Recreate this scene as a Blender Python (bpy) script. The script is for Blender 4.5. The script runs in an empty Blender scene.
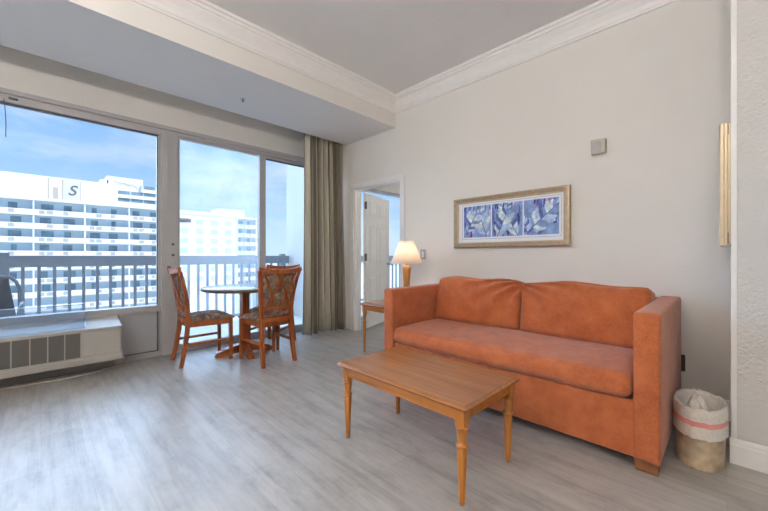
import bpy, bmesh, math, random
from mathutils import Vector, Matrix
random.seed(7)
S = bpy.context.scene
COL = S.collection
PI = math.pi
EYE = 1.08

# ------------------------------------------------------------------ materials
def new_mat(name):
    m = bpy.data.materials.new(name); m.use_nodes = True
    nt = m.node_tree
    return m, nt, nt.nodes, nt.links, nt.nodes['Principled BSDF']

def noise(N, L, scale, detail=4, vec=None, rough=.55):
    n = N.new('ShaderNodeTexNoise'); n.inputs['Scale'].default_value = scale
    n.inputs['Detail'].default_value = detail; n.inputs['Roughness'].default_value = rough
    if vec: L.new(vec, n.inputs['Vector'])
    return n

def coords(N, L, scale=(1, 1, 1), rot=(0, 0, 0), kind='Object'):
    tc = N.new('ShaderNodeTexCoord'); mp = N.new('ShaderNodeMapping')
    mp.inputs['Scale'].default_value = scale; mp.inputs['Rotation'].default_value = rot
    L.new(tc.outputs[kind], mp.inputs['Vector'])
    return mp.outputs['Vector']

def ramp(N, L, fac, stops):
    r = N.new('ShaderNodeValToRGB')
    e = r.color_ramp.elements
    while len(e) < len(stops): e.new(.5)
    for k, (p, c) in enumerate(stops):
        e[k].position = p; e[k].color = (*c, 1)
    L.new(fac, r.inputs['Fac'])
    return r.outputs['Color']

def bump(N, L, b, h, strength, dist=.01):
    n = N.new('ShaderNodeBump'); n.inputs['Strength'].default_value = strength
    n.inputs['Distance'].default_value = dist
    L.new(h, n.inputs['Height']); L.new(n.outputs['Normal'], b.inputs['Normal'])

def simple(name, col, rough=.5, metal=0., var=.06, scale=12, bumps=0., bscale=200, spec=.5, stretch=(1, 1, 1)):
    m, nt, N, L, b = new_mat(name)
    v = coords(N, L, stretch)
    n = noise(N, L, scale, 4, v)
    lo = tuple(max(0, c * (1 - var)) for c in col); hi = tuple(min(1, c * (1 + var)) for c in col)
    L.new(ramp(N, L, n.outputs['Fac'], [(.3, lo), (.7, hi)]), b.inputs['Base Color'])
    b.inputs['Roughness'].default_value = rough; b.inputs['Metallic'].default_value = metal
    b.inputs['Specular IOR Level'].default_value = spec
    if bumps:
        n2 = noise(N, L, bscale, 3, v); bump(N, L, b, n2.outputs['Fac'], bumps)
    return m

def wood(name, c1, c2, c3, rough=.3, axis='y', scale=1.):
    m, nt, N, L, b = new_mat(name)
    st = {'x': (1.2, 22, 22), 'y': (22, 1.2, 22), 'z': (22, 22, 1.2)}[axis]
    v = coords(N, L, tuple(s * scale for s in st))
    n = noise(N, L, 1.6, 6, v, .62)
    L.new(ramp(N, L, n.outputs['Fac'], [(.28, c1), (.5, c2), (.75, c3)]), b.inputs['Base Color'])
    b.inputs['Roughness'].default_value = rough
    bump(N, L, b, n.outputs['Fac'], .05, .002)
    return m

def fabric(name, c1, c2, rough=.92, scale=320, mott=9, sheen=.25):
    m, nt, N, L, b = new_mat(name)
    v = coords(N, L)
    n = noise(N, L, mott, 5, v, .7); n2 = noise(N, L, scale, 2, v)
    mx = N.new('ShaderNodeMath'); mx.operation = 'MULTIPLY_ADD'
    L.new(n2.outputs['Fac'], mx.inputs[0]); mx.inputs[1].default_value = .7
    sc = N.new('ShaderNodeMath'); sc.operation = 'MULTIPLY'; sc.inputs[1].default_value = .5
    L.new(n.outputs['Fac'], sc.inputs[0]); L.new(sc.outputs[0], mx.inputs[2])
    L.new(ramp(N, L, mx.outputs[0], [(.42, c1), (.76, c2)]), b.inputs['Base Color'])
    b.inputs['Roughness'].default_value = rough
    b.inputs['Sheen Weight'].default_value = sheen
    b.inputs['Specular IOR Level'].default_value = .2
    bump(N, L, b, n2.outputs['Fac'], .35, .003)
    return m

def plaster(name, col, scale=90, strength=.35, dist=.006):
    m, nt, N, L, b = new_mat(name)
    v = coords(N, L)
    n = noise(N, L, scale, 4, v, .6); n2 = noise(N, L, 1.3, 3, v)
    lo = tuple(c * .965 for c in col)
    L.new(ramp(N, L, n2.outputs['Fac'], [(.3, lo), (.7, col)]), b.inputs['Base Color'])
    b.inputs['Roughness'].default_value = .85; b.inputs['Specular IOR Level'].default_value = .25
    bump(N, L, b, n.outputs['Fac'], strength, dist)
    return m

def floor_material():
    m, nt, N, L, b = new_mat('oak_plank_floor')
    tc = N.new('ShaderNodeTexCoord')
    mp = N.new('ShaderNodeMapping'); mp.inputs['Rotation'].default_value = (0, 0, PI / 2)
    L.new(tc.outputs['Object'], mp.inputs['Vector'])
    br = N.new('ShaderNodeTexBrick')
    br.offset = .37; br.offset_frequency = 2; br.squash = 1.0
    br.inputs['Scale'].default_value = 1.0
    br.inputs['Brick Width'].default_value = 1.22; br.inputs['Row Height'].default_value = .178
    br.inputs['Mortar Size'].default_value = .0016; br.inputs['Mortar Smooth'].default_value = .2
    br.inputs['Bias'].default_value = 0.
    br.inputs['Color1'].default_value = (.355, .332, .306, 1); br.inputs['Color2'].default_value = (.415, .392, .366, 1)
    br.inputs['Mortar'].default_value = (.34, .315, .285, 1)
    L.new(mp.outputs['Vector'], br.inputs['Vector'])
    v = coords(N, L, (15, .9, 1))
    g = noise(N, L, 1.3, 7, v, .68)
    v2 = coords(N, L, (5.5, 2.2, 1)); g2 = noise(N, L, 1.6, 7, v2, .7)
    gc = ramp(N, L, g.outputs['Fac'], [(.3, (.58, .56, .54)), (.5, (.98, .98, .98)), (.72, (1.22, 1.22, 1.22))])
    gc2 = ramp(N, L, g2.outputs['Fac'], [(.34, (.72, .70, .68)), (.5, (.97, .97, .97)), (.68, (1.1, 1.1, 1.11))])
    m1 = N.new('ShaderNodeMix'); m1.data_type = 'RGBA'; m1.blend_type = 'MULTIPLY'; m1.inputs['Factor'].default_value = .7
    L.new(br.outputs['Color'], m1.inputs['A']); L.new(gc, m1.inputs['B'])
    m2 = N.new('ShaderNodeMix'); m2.data_type = 'RGBA'; m2.blend_type = 'MULTIPLY'; m2.inputs['Factor'].default_value = .8
    L.new(m1.outputs['Result'], m2.inputs['A']); L.new(gc2, m2.inputs['B'])
    L.new(m2.outputs['Result'], b.inputs['Base Color'])
    b.inputs['Roughness'].default_value = .36
    b.inputs['Specular IOR Level'].default_value = .55
    bump(N, L, b, g.outputs['Fac'], .07, .003)
    return m

def floral(name):
    m, nt, N, L, b = new_mat(name)
    v = coords(N, L)
    vo = N.new('ShaderNodeTexVoronoi'); vo.inputs['Scale'].default_value = 34
    n0 = noise(N, L, 14, 3, v)
    mixv = N.new('ShaderNodeMix'); mixv.data_type = 'RGBA'; mixv.inputs['Factor'].default_value = .12
    L.new(v, mixv.inputs['A']); L.new(n0.outputs['Color'], mixv.inputs['B'])
    L.new(mixv.outputs['Result'], vo.inputs['Vector'])
    sep = N.new('ShaderNodeSeparateColor'); L.new(vo.outputs['Color'], sep.inputs['Color'])
    c = ramp(N, L, sep.outputs['Red'], [(0, (.10, .045, .06)), (.25, (.22, .16, .08)), (.45, (.33, .22, .17)), (.62, (.15, .05, .06)),
                                      (.8, (.42, .33, .24)), (.95, (.12, .13, .09))])
    L.new(c, b.inputs['Base Color']); b.inputs['Roughness'].default_value = .85
    n2 = noise(N, L, 300, 2, v); bump(N, L, b, n2.outputs['Fac'], .3, .002)
    return m

def glass(name, refl=.06, haze=0., haze_col=(.9, .95, 1), tint=(.97, .985, .99), patchy=False):
    m = bpy.data.materials.new(name); m.use_nodes = True
    nt = m.node_tree; N = nt.nodes; L = nt.links; N.clear()
    out = N.new('ShaderNodeOutputMaterial')
    tr = N.new('ShaderNodeBsdfTransparent'); tr.inputs['Color'].default_value = (*tint, 1)
    gl = N.new('ShaderNodeBsdfGlossy'); gl.inputs['Roughness'].default_value = .02
    mx = N.new('ShaderNodeMixShader'); fr = N.new('ShaderNodeFresnel'); fr.inputs['IOR'].default_value = 1.3
    mu = N.new('ShaderNodeMath'); mu.operation = 'MULTIPLY'; mu.inputs[1].default_value = refl / .02 * .3
    L.new(fr.outputs[0], mu.inputs[0]); L.new(mu.outputs[0], mx.inputs[0])
    L.new(tr.outputs[0], mx.inputs[1]); L.new(gl.outputs[0], mx.inputs[2])
    last = mx
    if haze:
        df = N.new('ShaderNodeBsdfTranslucent'); df.inputs['Color'].default_value = (*haze_col, 1)
        d2 = N.new('ShaderNodeBsdfDiffuse'); d2.inputs['Color'].default_value = (*haze_col, 1)
        hm = N.new('ShaderNodeMixShader'); hm.inputs[0].default_value = .35
        L.new(df.outputs[0], hm.inputs[1]); L.new(d2.outputs[0], hm.inputs[2])
        h = N.new('ShaderNodeMixShader')
        if patchy:
            v = coords(N, L, (1.4, 1, 1.1)); n = noise(N, L, 2.2, 5, v, .6)
            mr = N.new('ShaderNodeMapRange'); mr.inputs['From Min'].default_value = .32; mr.inputs['From Max'].default_value = .68
            mr.inputs['To Min'].default_value = haze * .5; mr.inputs['To Max'].default_value = haze * 1.4
            L.new(n.outputs['Fac'], mr.inputs['Value']); L.new(mr.outputs[0], h.inputs[0])
        else:
            h.inputs[0].default_value = haze
        L.new(mx.outputs[0], h.inputs[1]); L.new(hm.outputs[0], h.inputs[2]); last = h
    L.new(last.outputs[0], out.inputs['Surface'])
    return m

def shade_material():
    m = bpy.data.materials.new('lamp_shade_cloth'); m.use_nodes = True
    nt = m.node_tree; N = nt.nodes; L = nt.links; N.clear()
    out = N.new('ShaderNodeOutputMaterial')
    a = N.new('ShaderNodeBsdfDiffuse'); a.inputs['Color'].default_value = (.86, .81, .75, 1)
    t = N.new('ShaderNodeBsdfTranslucent'); t.inputs['Color'].default_value = (.92, .84, .75, 1)
    x = N.new('ShaderNodeMixShader'); x.inputs[0].default_value = .5
    v = coords(N, L); n = noise(N, L, 260, 2, v)
    bp = N.new('ShaderNodeBump'); bp.inputs['Strength'].default_value = .1; L.new(n.outputs['Fac'], bp.inputs['Height'])
    L.new(bp.outputs[0], a.inputs['Normal'])
    L.new(a.outputs[0], x.inputs[1]); L.new(t.outputs[0], x.inputs[2]); L.new(x.outputs[0], out.inputs['Surface'])
    return m

def emit(name, col, strength):
    m, nt, N, L, b = new_mat(name)
    b.inputs['Base Color'].default_value = (*col, 1)
    b.inputs['Emission Color'].default_value = (*col, 1); b.inputs['Emission Strength'].default_value = strength
    return m

def curtain_material():
    m, nt, N, L, b = new_mat('fold_shaded_taupe_drape')
    v = coords(N, L, kind='UV')
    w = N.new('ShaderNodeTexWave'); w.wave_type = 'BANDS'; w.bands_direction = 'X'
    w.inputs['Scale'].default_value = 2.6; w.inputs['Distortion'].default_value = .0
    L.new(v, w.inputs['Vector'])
    c = ramp(N, L, w.outputs['Fac'], [(.12, (.17, .145, .105)), (.28, (.42, .38, .30)), (.66, (.47, .43, .345)), (.88, (.60, .56, .46))])  # dark and light bands paint the shading of the folds into the cloth
    L.new(c, b.inputs['Base Color']); b.inputs['Roughness'].default_value = .8
    b.inputs['Sheen Weight'].default_value = .2
    n = noise(N, L, 240, 2, coords(N, L)); bump(N, L, b, n.outputs['Fac'], .2, .002)
    return m

M = {}
M['wall'] = plaster('wall_plaster', (.775, .752, .715), 85, .3)
M['wall_rough_shaded'] = plaster('shaded_knockdown_plaster', (.65, .635, .62), 60, .7, .008)  # darker than the wall plaster: shade on the chase put into its colour
M['ceiling'] = plaster('popcorn_ceiling', (.87, .865, .86), 110, .8, .01)
M['trim'] = simple('white_trim_paint', (.82, .81, .80), .4, var=.02)
M['floor'] = floor_material()
M['alu'] = simple('painted_white_aluminium', (.43, .42, .425), .4, var=.03)
M['panel'] = simple('white_metal_panel', (.44, .445, .465), .45, var=.02)
M['gasket'] = simple('dark_rubber_gasket', (.09, .10, .12), .6)
M['glass'] = glass('clear_window_glass', .05)
M['glass_haze'] = glass('hazy_window_glass', .05, .15, patchy=True)  # patchy white haze mixed into the clear pane
M['acrylic'] = glass('clear_acrylic', .18, .09, (.75, .85, .97), (.88, .92, .97))
M['sofa'] = fabric('rust_orange_upholstery', (.27, .060, .019), (.55, .165, .060), scale=300, mott=8)
M['cherry'] = wood('cherry_wood', (.22, .08, .024), (.29, .11, .034), (.36, .15, .052), .24, 'y')
M['cherry_rail'] = wood('cherry_wood_rail', (.26, .085, .014), (.42, .15, .026), (.50, .20, .045), .3, 'y')
M['cherry_z'] = wood('cherry_wood_upright', (.26, .085, .014), (.44, .16, .026), (.54, .22, .045), .3, 'z')
M['chair_wood'] = wood('reddish_chair_wood', (.19, .045, .012), (.32, .085, .022), (.42, .13, .042), .26, 'z')
M['floral'] = floral('floral_tapestry')
M['darktop'] = simple('grey_laminate_top', (.16, .145, .135), .22, var=.15, scale=30)
M['edge'] = simple('dark_table_edge', (.16, .09, .05), .35)
M['ac'] = simple('almond_plastic', (.43, .41, .38), .42, var=.02)
M['ac_dark'] = simple('grey_plastic_base', (.26, .255, .25), .5, var=.04)
M['grille'] = simple('dark_filter_mesh', (.105, .10, .09), .6, var=.25, scale=400)
M['cord'] = simple('pale_cord', (.62, .58, .52), .5)
M['brass'] = simple('champagne_gilt_frame', (.42, .33, .225), .36, .3, var=.12, scale=30)
M['brass_lt'] = simple('pale_gilt_edge', (.56, .45, .30), .36, .25, var=.08)
M['mat'] = simple('white_picture_mount', (.83, .84, .87), .8, var=.01)
M['shade'] = shade_material()
M['maple'] = wood('honey_maple', (.45, .20, .06), (.58, .28, .09), (.66, .36, .14), .3, 'z')
M['switch'] = simple('almond_switch_plate', (.42, .40, .38), .4)
M['device'] = simple('beige_plastic_box', (.47, .44, .37), .5, var=.05)
M['hinge'] = simple('dark_nickel', (.15, .15, .15), .35, .7)
M['chrome'] = simple('brushed_nickel', (.55, .55, .55), .3, .9)
M['liner'] = simple('white_plastic_liner', (.70, .67, .62), .4, var=.1, scale=60, bumps=.5, bscale=45)
M['pink'] = simple('pink_drawstring_band', (.72, .27, .25), .45, var=.1)
M['bin'] = simple('tan_marbled_plastic', (.40, .31, .205), .42, var=.35, scale=14)
M['rail'] = simple('grey_railing_paint', (.23, .26, .30), .5, var=.05)
M['patio'] = simple('charcoal_sling', (.06, .065, .075), .6)
M['patio_frame'] = simple('pewter_patio_frame', (.16, .18, .21), .4, .3)
M['concrete'] = plaster('balcony_stucco', (.78, .75, .70), 40, .5)
M['b_white'] = simple('white_facade_paint', (.90, .90, .88), .8, var=.03, scale=.3)
M['b_recess'] = simple('pale_blue_facade', (.55, .67, .77), .8, var=.05, scale=.3)
M['b_window'] = simple('tinted_facade_glass', (.22, .32, .40), .25, var=.35, scale=.4)
M['b_lattice'] = simple('grey_balustrade', (.47, .49, .50), .7, var=.12, scale=2)
M['b_grey'] = simple('grey_sign_panel', (.73, .74, .75), .7, var=.02, scale=.5)
M['b_line'] = simple('tan_joint', (.55, .50, .45), .7)
M['b_ink'] = simple('charcoal_letter', (.16, .17, .19), .6)
M['b_gold'] = simple('pale_gold_letter', (.60, .61, .50), .6)
M['sand'] = simple('pale_ground', (.62, .62, .58), .9, var=.15, scale=.02)
M['curtain'] = curtain_material()
M['outlet'] = simple('brown_outlet', (.10, .07, .05), .5)
M['bulb'] = emit('lit_bulb', (1, .82, .55), 6)
M['diffuser'] = emit('lit_ceiling_diffuser', (1, .95, .88), 4)
BLUES = [(.05, .06, .22), (.10, .15, .42), (.22, .33, .62), (.42, .55, .80), (.62, .73, .90), (.27, .22, .50), (.55, .48, .72), (.80, .80, .92)]
for k, c in enumerate(BLUES):
    M['ink%d' % k] = simple('watercolour_wash_%s' % 'abcdefgh'[k], c, .8, var=.35, scale=26)

# ------------------------------------------------------------------ mesh builder
class MB:
    def __init__(self, off=(0, 0, 0)):
        self.bm = bmesh.new(); self.off = Vector(off); self.mi = 0; self.sm = False
    def _f(self, vs):
        try:
            f = self.bm.faces.new(vs)
        except ValueError:
            return None
        f.material_index = self.mi; f.smooth = self.sm
        return f
    def v(self, p): return self.bm.verts.new(Vector(p) - self.off)
    def box(self, a, b, r=0., seg=2):
        x0, y0, z0 = (min(a[i], b[i]) for i in range(3)); x1, y1, z1 = (max(a[i], b[i]) for i in range(3))
        P = [(x0, y0, z0), (x1, y0, z0), (x1, y1, z0), (x0, y1, z0), (x0, y0, z1), (x1, y0, z1), (x1, y1, z1), (x0, y1, z1)]
        return self.hexa(P, r, seg)
    def hexa(self, P, r=0., seg=2):
        V = [self.v(p) for p in P]
        F = [self._f([V[i] for i in q]) for q in ((0, 3, 2, 1), (4, 5, 6, 7), (0, 1, 5, 4), (1, 2, 6, 5), (2, 3, 7, 6), (3, 0, 4, 7))]
        if r > 0:
            es = list({e for f in F for e in f.edges})
            g = bmesh.ops.bevel(self.bm, geom=es, offset=r, segments=seg, affect='EDGES', profile=.5, clamp_overlap=True)
            for f in g['faces']: f.smooth = True; f.material_index = self.mi
        return self
    def rings(self, R, caps=True, closed=True):
        VR = [[self.v(p) for p in ring] for ring in R]
        n = len(VR[0])
        for a, b in zip(VR, VR[1:]):
            for i in range(n if closed else n - 1):
                j = (i + 1) % n
                self._f([a[i], a[j], b[j], b[i]])
        if caps and closed:
            self._f(VR[0][::-1]); self._f(VR[-1])
        return self
    def lathe(self, prof, o=(0, 0, 0), n=20, caps=True, sx=1., sy=1.):
        s = self.sm; self.sm = True
        self.rings([[(o[0] + r * sx * math.cos(2 * PI * i / n), o[1] + r * sy * math.sin(2 * PI * i / n), o[2] + z) for i in range(n)] for r, z in prof], caps)
        self.sm = s
        return self
    def tube(self, pts, r, n=8, caps=True):
        pts = [Vector(p) for p in pts]; R = []
        prev = None
        for i, p in enumerate(pts):
            t = (pts[min(i + 1, len(pts) - 1)] - pts[max(i - 1, 0)]).normalized()
            if prev is None:
                a = Vector((0, 0, 1)) if abs(t.z) < .9 else Vector((1, 0, 0))
                u = t.cross(a).normalized()
            else:
                u = (prev - t * prev.dot(t)).normalized()
            prev = u; w = t.cross(u)
            rr = r[i] if isinstance(r, (list, tuple)) else r
            R.append([p + u * rr * math.cos(2 * PI * k / n) + w * rr * math.sin(2 * PI * k / n) for k in range(n)])
        s = self.sm; self.sm = True; self.rings(R, caps); self.sm = s
        return self
    def post(self, pts, w, d):
        # square-section upright through pts, sections horizontal
        R = []
        for i, p in enumerate(pts):
            ww = w[i] if isinstance(w, (list, tuple)) else w; dd = d[i] if isinstance(d, (list, tuple)) else d
            R.append([(p[0] - ww / 2, p[1] - dd / 2, p[2]), (p[0] + ww / 2, p[1] - dd / 2, p[2]), (p[0] + ww / 2, p[1] + dd / 2, p[2]), (p[0] - ww / 2, p[1] + dd / 2, p[2])])
        return self.rings(R)
    def beam(self, a, b, w, h, up=(0, 0, 1), r=0.):
        a = Vector(a); b = Vector(b); t = (b - a).normalized(); s = t.cross(Vector(up)).normalized(); u = s.cross(t)
        P = []
        for q in (-1, 1):
            for (p, e) in ((a, -1), (b, -1), (b, 1), (a, 1)):
                P.append(p + s * (w / 2 * -e) + u * (h / 2 * q))
        return self.hexa(P, r)
    def prism(self, poly, axis, a, b):
        # poly: list of 2d points; axis 'x': (y,z) ; 'y': (x,z) ; 'z': (x,y)
        f = {'x': lambda t, p: (t, p[0], p[1]), 'y': lambda t, p: (p[0], t, p[1]), 'z': lambda t, p: (p[0], p[1], t)}[axis]
        return self.rings([[f(t, p) for p in poly] for t in (a, b)])
    def build(self, name, mats, parent=None, loc=None):
        bmesh.ops.recalc_face_normals(self.bm, faces=self.bm.faces[:])
        me = bpy.data.meshes.new(name); self.bm.to_mesh(me); self.bm.free()
        for m in (mats if isinstance(mats, (list, tuple)) else [mats]): me.materials.append(M[m])
        o = bpy.data.objects.new(name, me); COL.objects.link(o)
        if parent is not None: o.parent = parent
        if loc is not None: o.location = loc
        return o

def tag(o, label=None, cat=None, group=None, kind=None):
    if label: o['label'] = label
    if cat: o['category'] = cat
    if group: o['group'] = group
    if kind: o['kind'] = kind
    return o
def thing(name, loc, label, cat, group=None, rz=0.):
    o = bpy.data.objects.new(name, None); COL.objects.link(o); o.location = loc; o.rotation_euler = (0, 0, rz)
    o.empty_display_size = .1
    return tag(o, label, cat, group)
def struct(o): o['kind'] = 'structure'; return o
def box_struct(name, mat, *boxes):
    m = MB()
    for a, b in boxes: m.box(a, b)
    return struct(m.build(name, mat))
def copy_tree(o, parent=None):
    c = o.copy(); COL.objects.link(c)
    if parent is not None: c.parent = parent
    for ch in [x for x in bpy.data.objects if x.parent == o]: copy_tree(ch, c)
    return c

# ------------------------------------------------------------------ room shell
XR, YW, CEIL, SOF = 3.20, 4.37, 3.08, 2.72
XL, YB = -2.2, -3.2
XC = 2.56                        # the chase beside the right wall
SY0, SY1 = 2.993, 3.99           # soffit
DY0, DY1, DH = 2.90, 3.81, 2.04  # doorway in the right wall
BX = 6.6                         # bedroom far wall
box_struct('floor', 'floor', ((XL - .15, YB - .15, -.12), (BX + .15, YW + .15, 0)))
box_struct('ceiling', 'ceiling', ((XL - .15, YB - .15, CEIL), (BX + .15, YW + .15, CEIL + .15)))
box_struct('ceiling_bedroom', 'ceiling', ((XR + .12, 1.2, 2.55), (BX, YW, 2.65)))
box_struct('soffit', 'ceiling', ((XL, SY0, SOF), (XR, SY1, CEIL)), ((XL, SY1, SOF + .24), (XR, YW, CEIL)))
bpy.data.objects['soffit'].data.materials.append(M['wall'])
for f in bpy.data.objects['soffit'].data.polygons:
    if f.normal.y < -.5: f.material_index = 1
box_struct('wall_right', 'wall', ((XR, -.018, 0), (XR + .12, DY0, CEIL)), ((XR, DY1, 0), (XR + .12, YW, CEIL)), ((XR, DY0, DH), (XR + .12, DY1, CEIL)))
box_struct('wall_chase', 'wall_rough_shaded', ((XC, YB, 0), (XR + .12, -.018, CEIL)))
box_struct('wall_left', 'wall', ((XL - .15, YB - .15, 0), (XL, YW, CEIL)))
box_struct('wall_back', 'wall', ((XL, YB - .15, 0), (XC + .7, YB, CEIL)))
WX0, WX1 = -1.9, 3.10            # living-room glazing
BW0, BW1, BWH = 3.62, 5.6, 2.24  # bedroom glazing
box_struct('wall_window', 'wall', ((XL, YW, 0), (WX0, YW + .15, CEIL)), ((WX0, YW, 2.5), (WX1, YW + .15, CEIL)), ((WX1, YW, 0), (BW0, YW + .15, CEIL)),
           ((BW0, YW, BWH), (BW1, YW + .15, CEIL)), ((BW1, YW, 0), (BX + .15, YW + .15, CEIL)))
box_struct('wall_bedroom_far', 'wall', ((BX, 1.2, 0), (BX + .15, YW, CEIL)))
box_struct('wall_bedroom_near', 'wall', ((XR + .12, 1.05, 0), (BX + .15, 1.2, CEIL)))

# crown mouldings (stepped profile), mitred at the inner corner
def crown_prof(base):            # (projection, z)
    return [(0, base), (.012, base), (.016, base + .016), (.022, base + .02), (.03, base + .05), (.05, base + .088), (.074, base + .118), (.078, base + .13),
            (.09, base + .134), (.096, base + .155), (.11, base + .16), (.11, CEIL), (0, CEIL)]
P = crown_prof(2.895)
m = MB(); m.rings([[(XR - p, YB, z) for p, z in P], [(XR - p, SY0 - p, z) for p, z in P]]); struct(m.build('trim_1', 'trim'))
m = MB(); m.rings([[(XL, SY0 - p, z) for p, z in P], [(XR - p, SY0 - p, z) for p, z in P]]); struct(m.build('trim_2', 'trim'))
# corner guard on the edge of the chase
m = MB(); m.box((XC - .004, -.036, .13), (XC, -.018, CEIL)); m.box((XC - .004, -.018, .13), (XC + .022, -.015, CEIL)); struct(m.build('trim_3', 'trim'))
# baseboards
def bprof(s): return [(0, 0), (.016 * s, 0), (.016 * s, .095), (.012 * s, .105), (.012 * s, .112), (.007 * s, .126), (0, .13)]
m = MB(); m.rings([[(XC - p, YB, z) for p, z in bprof(1)], [(XC - p, -.010, z) for p, z in bprof(1)]]); struct(m.build('baseboard_chase', 'trim'))
m = MB(); m.rings([[(XR - p, -.018, z) for p, z in bprof(1)], [(XR - p, DY0 - .07, z) for p, z in bprof(1)]]); struct(m.build('baseboard_right', 'trim'))
m = MB(); m.rings([[(BW1 + .02, YW - p, z) for p, z in bprof(1)], [(BX, YW - p, z) for p, z in bprof(1)]]); struct(m.build('baseboard_bedroom', 'trim'))

# ------------------------------------------------------------------ doorway to the bedroom
m = MB()
for (a, b) in ((DY0 - .07, DY0), (DY1, DY1 + .07)):
    m.box((XR - .018, a, 0), (XR, b, DH + .07), .004); 
m.box((XR - .018, DY0, DH), (XR, DY1, DH + .07), .004)
m.box((XR, DY0 - .0, 0), (XR + .12, DY0 + .015, DH)); m.box((XR, DY1 - .015, 0), (XR + .12, DY1, DH)); m.box((XR, DY0, DH - .015), (XR + .12, DY1, DH))
m.box((XR + .055, DY0 + .015, 0), (XR + .068, DY0 + .027, DH - .015)); m.box((XR + .055, DY1 - .027, 0), (XR + .068, DY1 - .015, DH - .015))
struct(m.build('trim_4', 'trim'))
dr = thing('door_1', (XR + .155, DY1 - .025, 0.012), None, None); dr.rotation_euler.z = math.radians(20); struct(dr)
m = MB(); m.box((0, -.038, 0), (.84, 0, 2.0))
leaf = m.build('door_leaf', 'trim', dr)
m = MB()
for side in (0, 1):
    y = -.038 if side == 0 else 0.; s = -1 if side == 0 else 1
    for x0, x1 in ((.11, .385), (.455, .73)):
        for z0, z1 in ((.2, .78), (.93, 1.52), (1.66, 1.88)):
            fr = .018
            for a, b in (((x0, z0), (x1, z0 + fr)), ((x0, z1 - fr), (x1, z1)), ((x0, z0), (x0 + fr, z1)), ((x1 - fr, z0), (x1, z1))):
                m.box((a[0], y, a[1]), (b[0], y + s * .006, b[1]))
            m.hexa([(x0 + .035, y, z0 + .035), (x1 - .035, y, z0 + .035), (x1 - .035, y, z1 - .035), (x0 + .035, y, z1 - .035),
                    (x0 + .06, y + s * .007, z0 + .06), (x1 - .06, y + s * .007, z0 + .06), (x1 - .06, y + s * .007, z1 - .06), (x0 + .06, y + s * .007, z1 - .06)])
m.build('raised_panel', 'trim', leaf)
for z in (.22, 1.0, 1.76):
    m = MB(); m.box((-.03, -.055, z), (.012, -.036, z + .1)); m.tube([(-.012, -.052, z - .006), (-.012, -.052, z + .106)], .009)
    m.build('hinge', 'hinge', dr)
m = MB(); m.tube([(.78, -.036, .94), (.78, -.085, .94)], [.012, .012]); m.tube([(.78, -.072, .94), (.78, -.082, .94), (.78, -.1, .94), (.78, -.115, .94)], [.014, .027, .027, .012], 14)
m.tube([(.78, -.038, .94), (.78, -.044, .94)], .03, 16); m.build('door_knob', 'chrome', dr)

# ------------------------------------------------------------------ living-room glazing
FY0, FY1 = 4.33, 4.44
w1 = thing('window_1', (0, 0, 0), None, None); struct(w1)
m = MB()
m.box((WX0, FY0 - .012, 2.46), (WX1, FY1, 2.50)); m.box((WX0, FY0 + .012, 2.425), (WX1, FY1, 2.46)); m.box((WX0, FY0, 2.39), (.92, FY1, 2.425))
m.box((WX0, FY0, .485), (.92, FY1, .55)); m.box((WX0, FY0, 0), (.92, FY1, .055)); m.box((WX0, FY0, .055), (WX0 + .05, FY1, 2.39))
m.box((.895, FY0 + .02, .55), (.92, FY1, 2.39)); m.box((.56, FY0, .055), (.6, FY1, .485))
m.build('window_frame', 'alu', w1)
m = MB(); m.box((.92, FY0 - .02, 0), (.985, FY1 + .02, 2.425)); m.box((.985, FY0 + .0, 0), (1.075, FY1, 2.425)); m.build('post', 'alu', w1)
m = MB(); m.box((WX0, FY0 + .03, .05), (.925, FY0 + .06, .49)); m.build('lower_panel', 'panel', w1)
m = MB(); m.box((.885, FY0 + .012, .055), (.897, FY0 + .03, .485)); m.box((.6, FY0 + .012, .055), (.9, FY0 + .03, .063))
m.box((WX0, FY0 + .02, 2.378), (.9, FY0 + .05, 2.39)); m.box((.888, FY0 + .03, .55), (.896, FY0 + .05, 2.38)); m.build('gasket', 'gasket', w1)
m = MB(); m.box((WX0 + .05, FY0 + .045, .55), (.895, FY0 + .053, 2.385)); m.build('pane', 'glass', w1)
m = MB(); m.box((-.195, FY0 - .016, 2.418), (-.14, FY0 + .014, 2.434), .003); m.build('latch', 'gasket', w1)
m = MB()
for z in (1.21, 1.09): m.tube([(1.03, FY0 + .002, z), (1.03, FY0 - .016, z)], .013, 12)
m.build('lock_button', 'gasket', w1)
d2 = thing('door_2', (0, 0, 0), None, None); struct(d2)
m = MB()
m.box((1.075, FY0 + .03, 0), (1.105, FY1 - .02, 2.425)); m.box((2.03, FY0 + .01, 0), (2.075, FY1 - .035, 2.425)); m.box((2.075, FY0 + .03, 0), (2.125, FY1 - .01, 2.425))
m.box((1.075, FY0, 0), (WX1, FY1, .025)); m.box((1.105, FY0 + .03, .025), (2.03, FY1 - .04, .085)); m.box((2.125, FY0 + .05, .025), (WX1, FY1 - .01, .085))
m.box((1.105, FY0 + .03, 2.40), (2.03, FY1 - .04, 2.425)); m.box((2.125, FY0 + .05, 2.385), (WX1, FY1 - .01, 2.425)); m.box((WX1 - .05, FY0 + .02, .025), (WX1, FY1, 2.425))
m.build('door_frame', 'alu', d2)
m = MB(); m.box((2.125, FY0 + .046, 2.37), (WX1 - .05, FY0 + .056, 2.392)); m.box((2.073, FY0 + .02, .03), (2.079, FY0 + .032, 2.42)); m.build('gasket', 'gasket', d2)
m = MB(); m.box((1.105, FY0 + .05, .085), (2.03, FY0 + .058, 2.40)); m.build('sliding_pane', 'glass_haze', d2)
m = MB(); m.box((2.125, FY0 + .075, .085), (WX1 - .05, FY0 + .083, 2.385)); m.build('fixed_pane', 'glass', d2)
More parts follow.
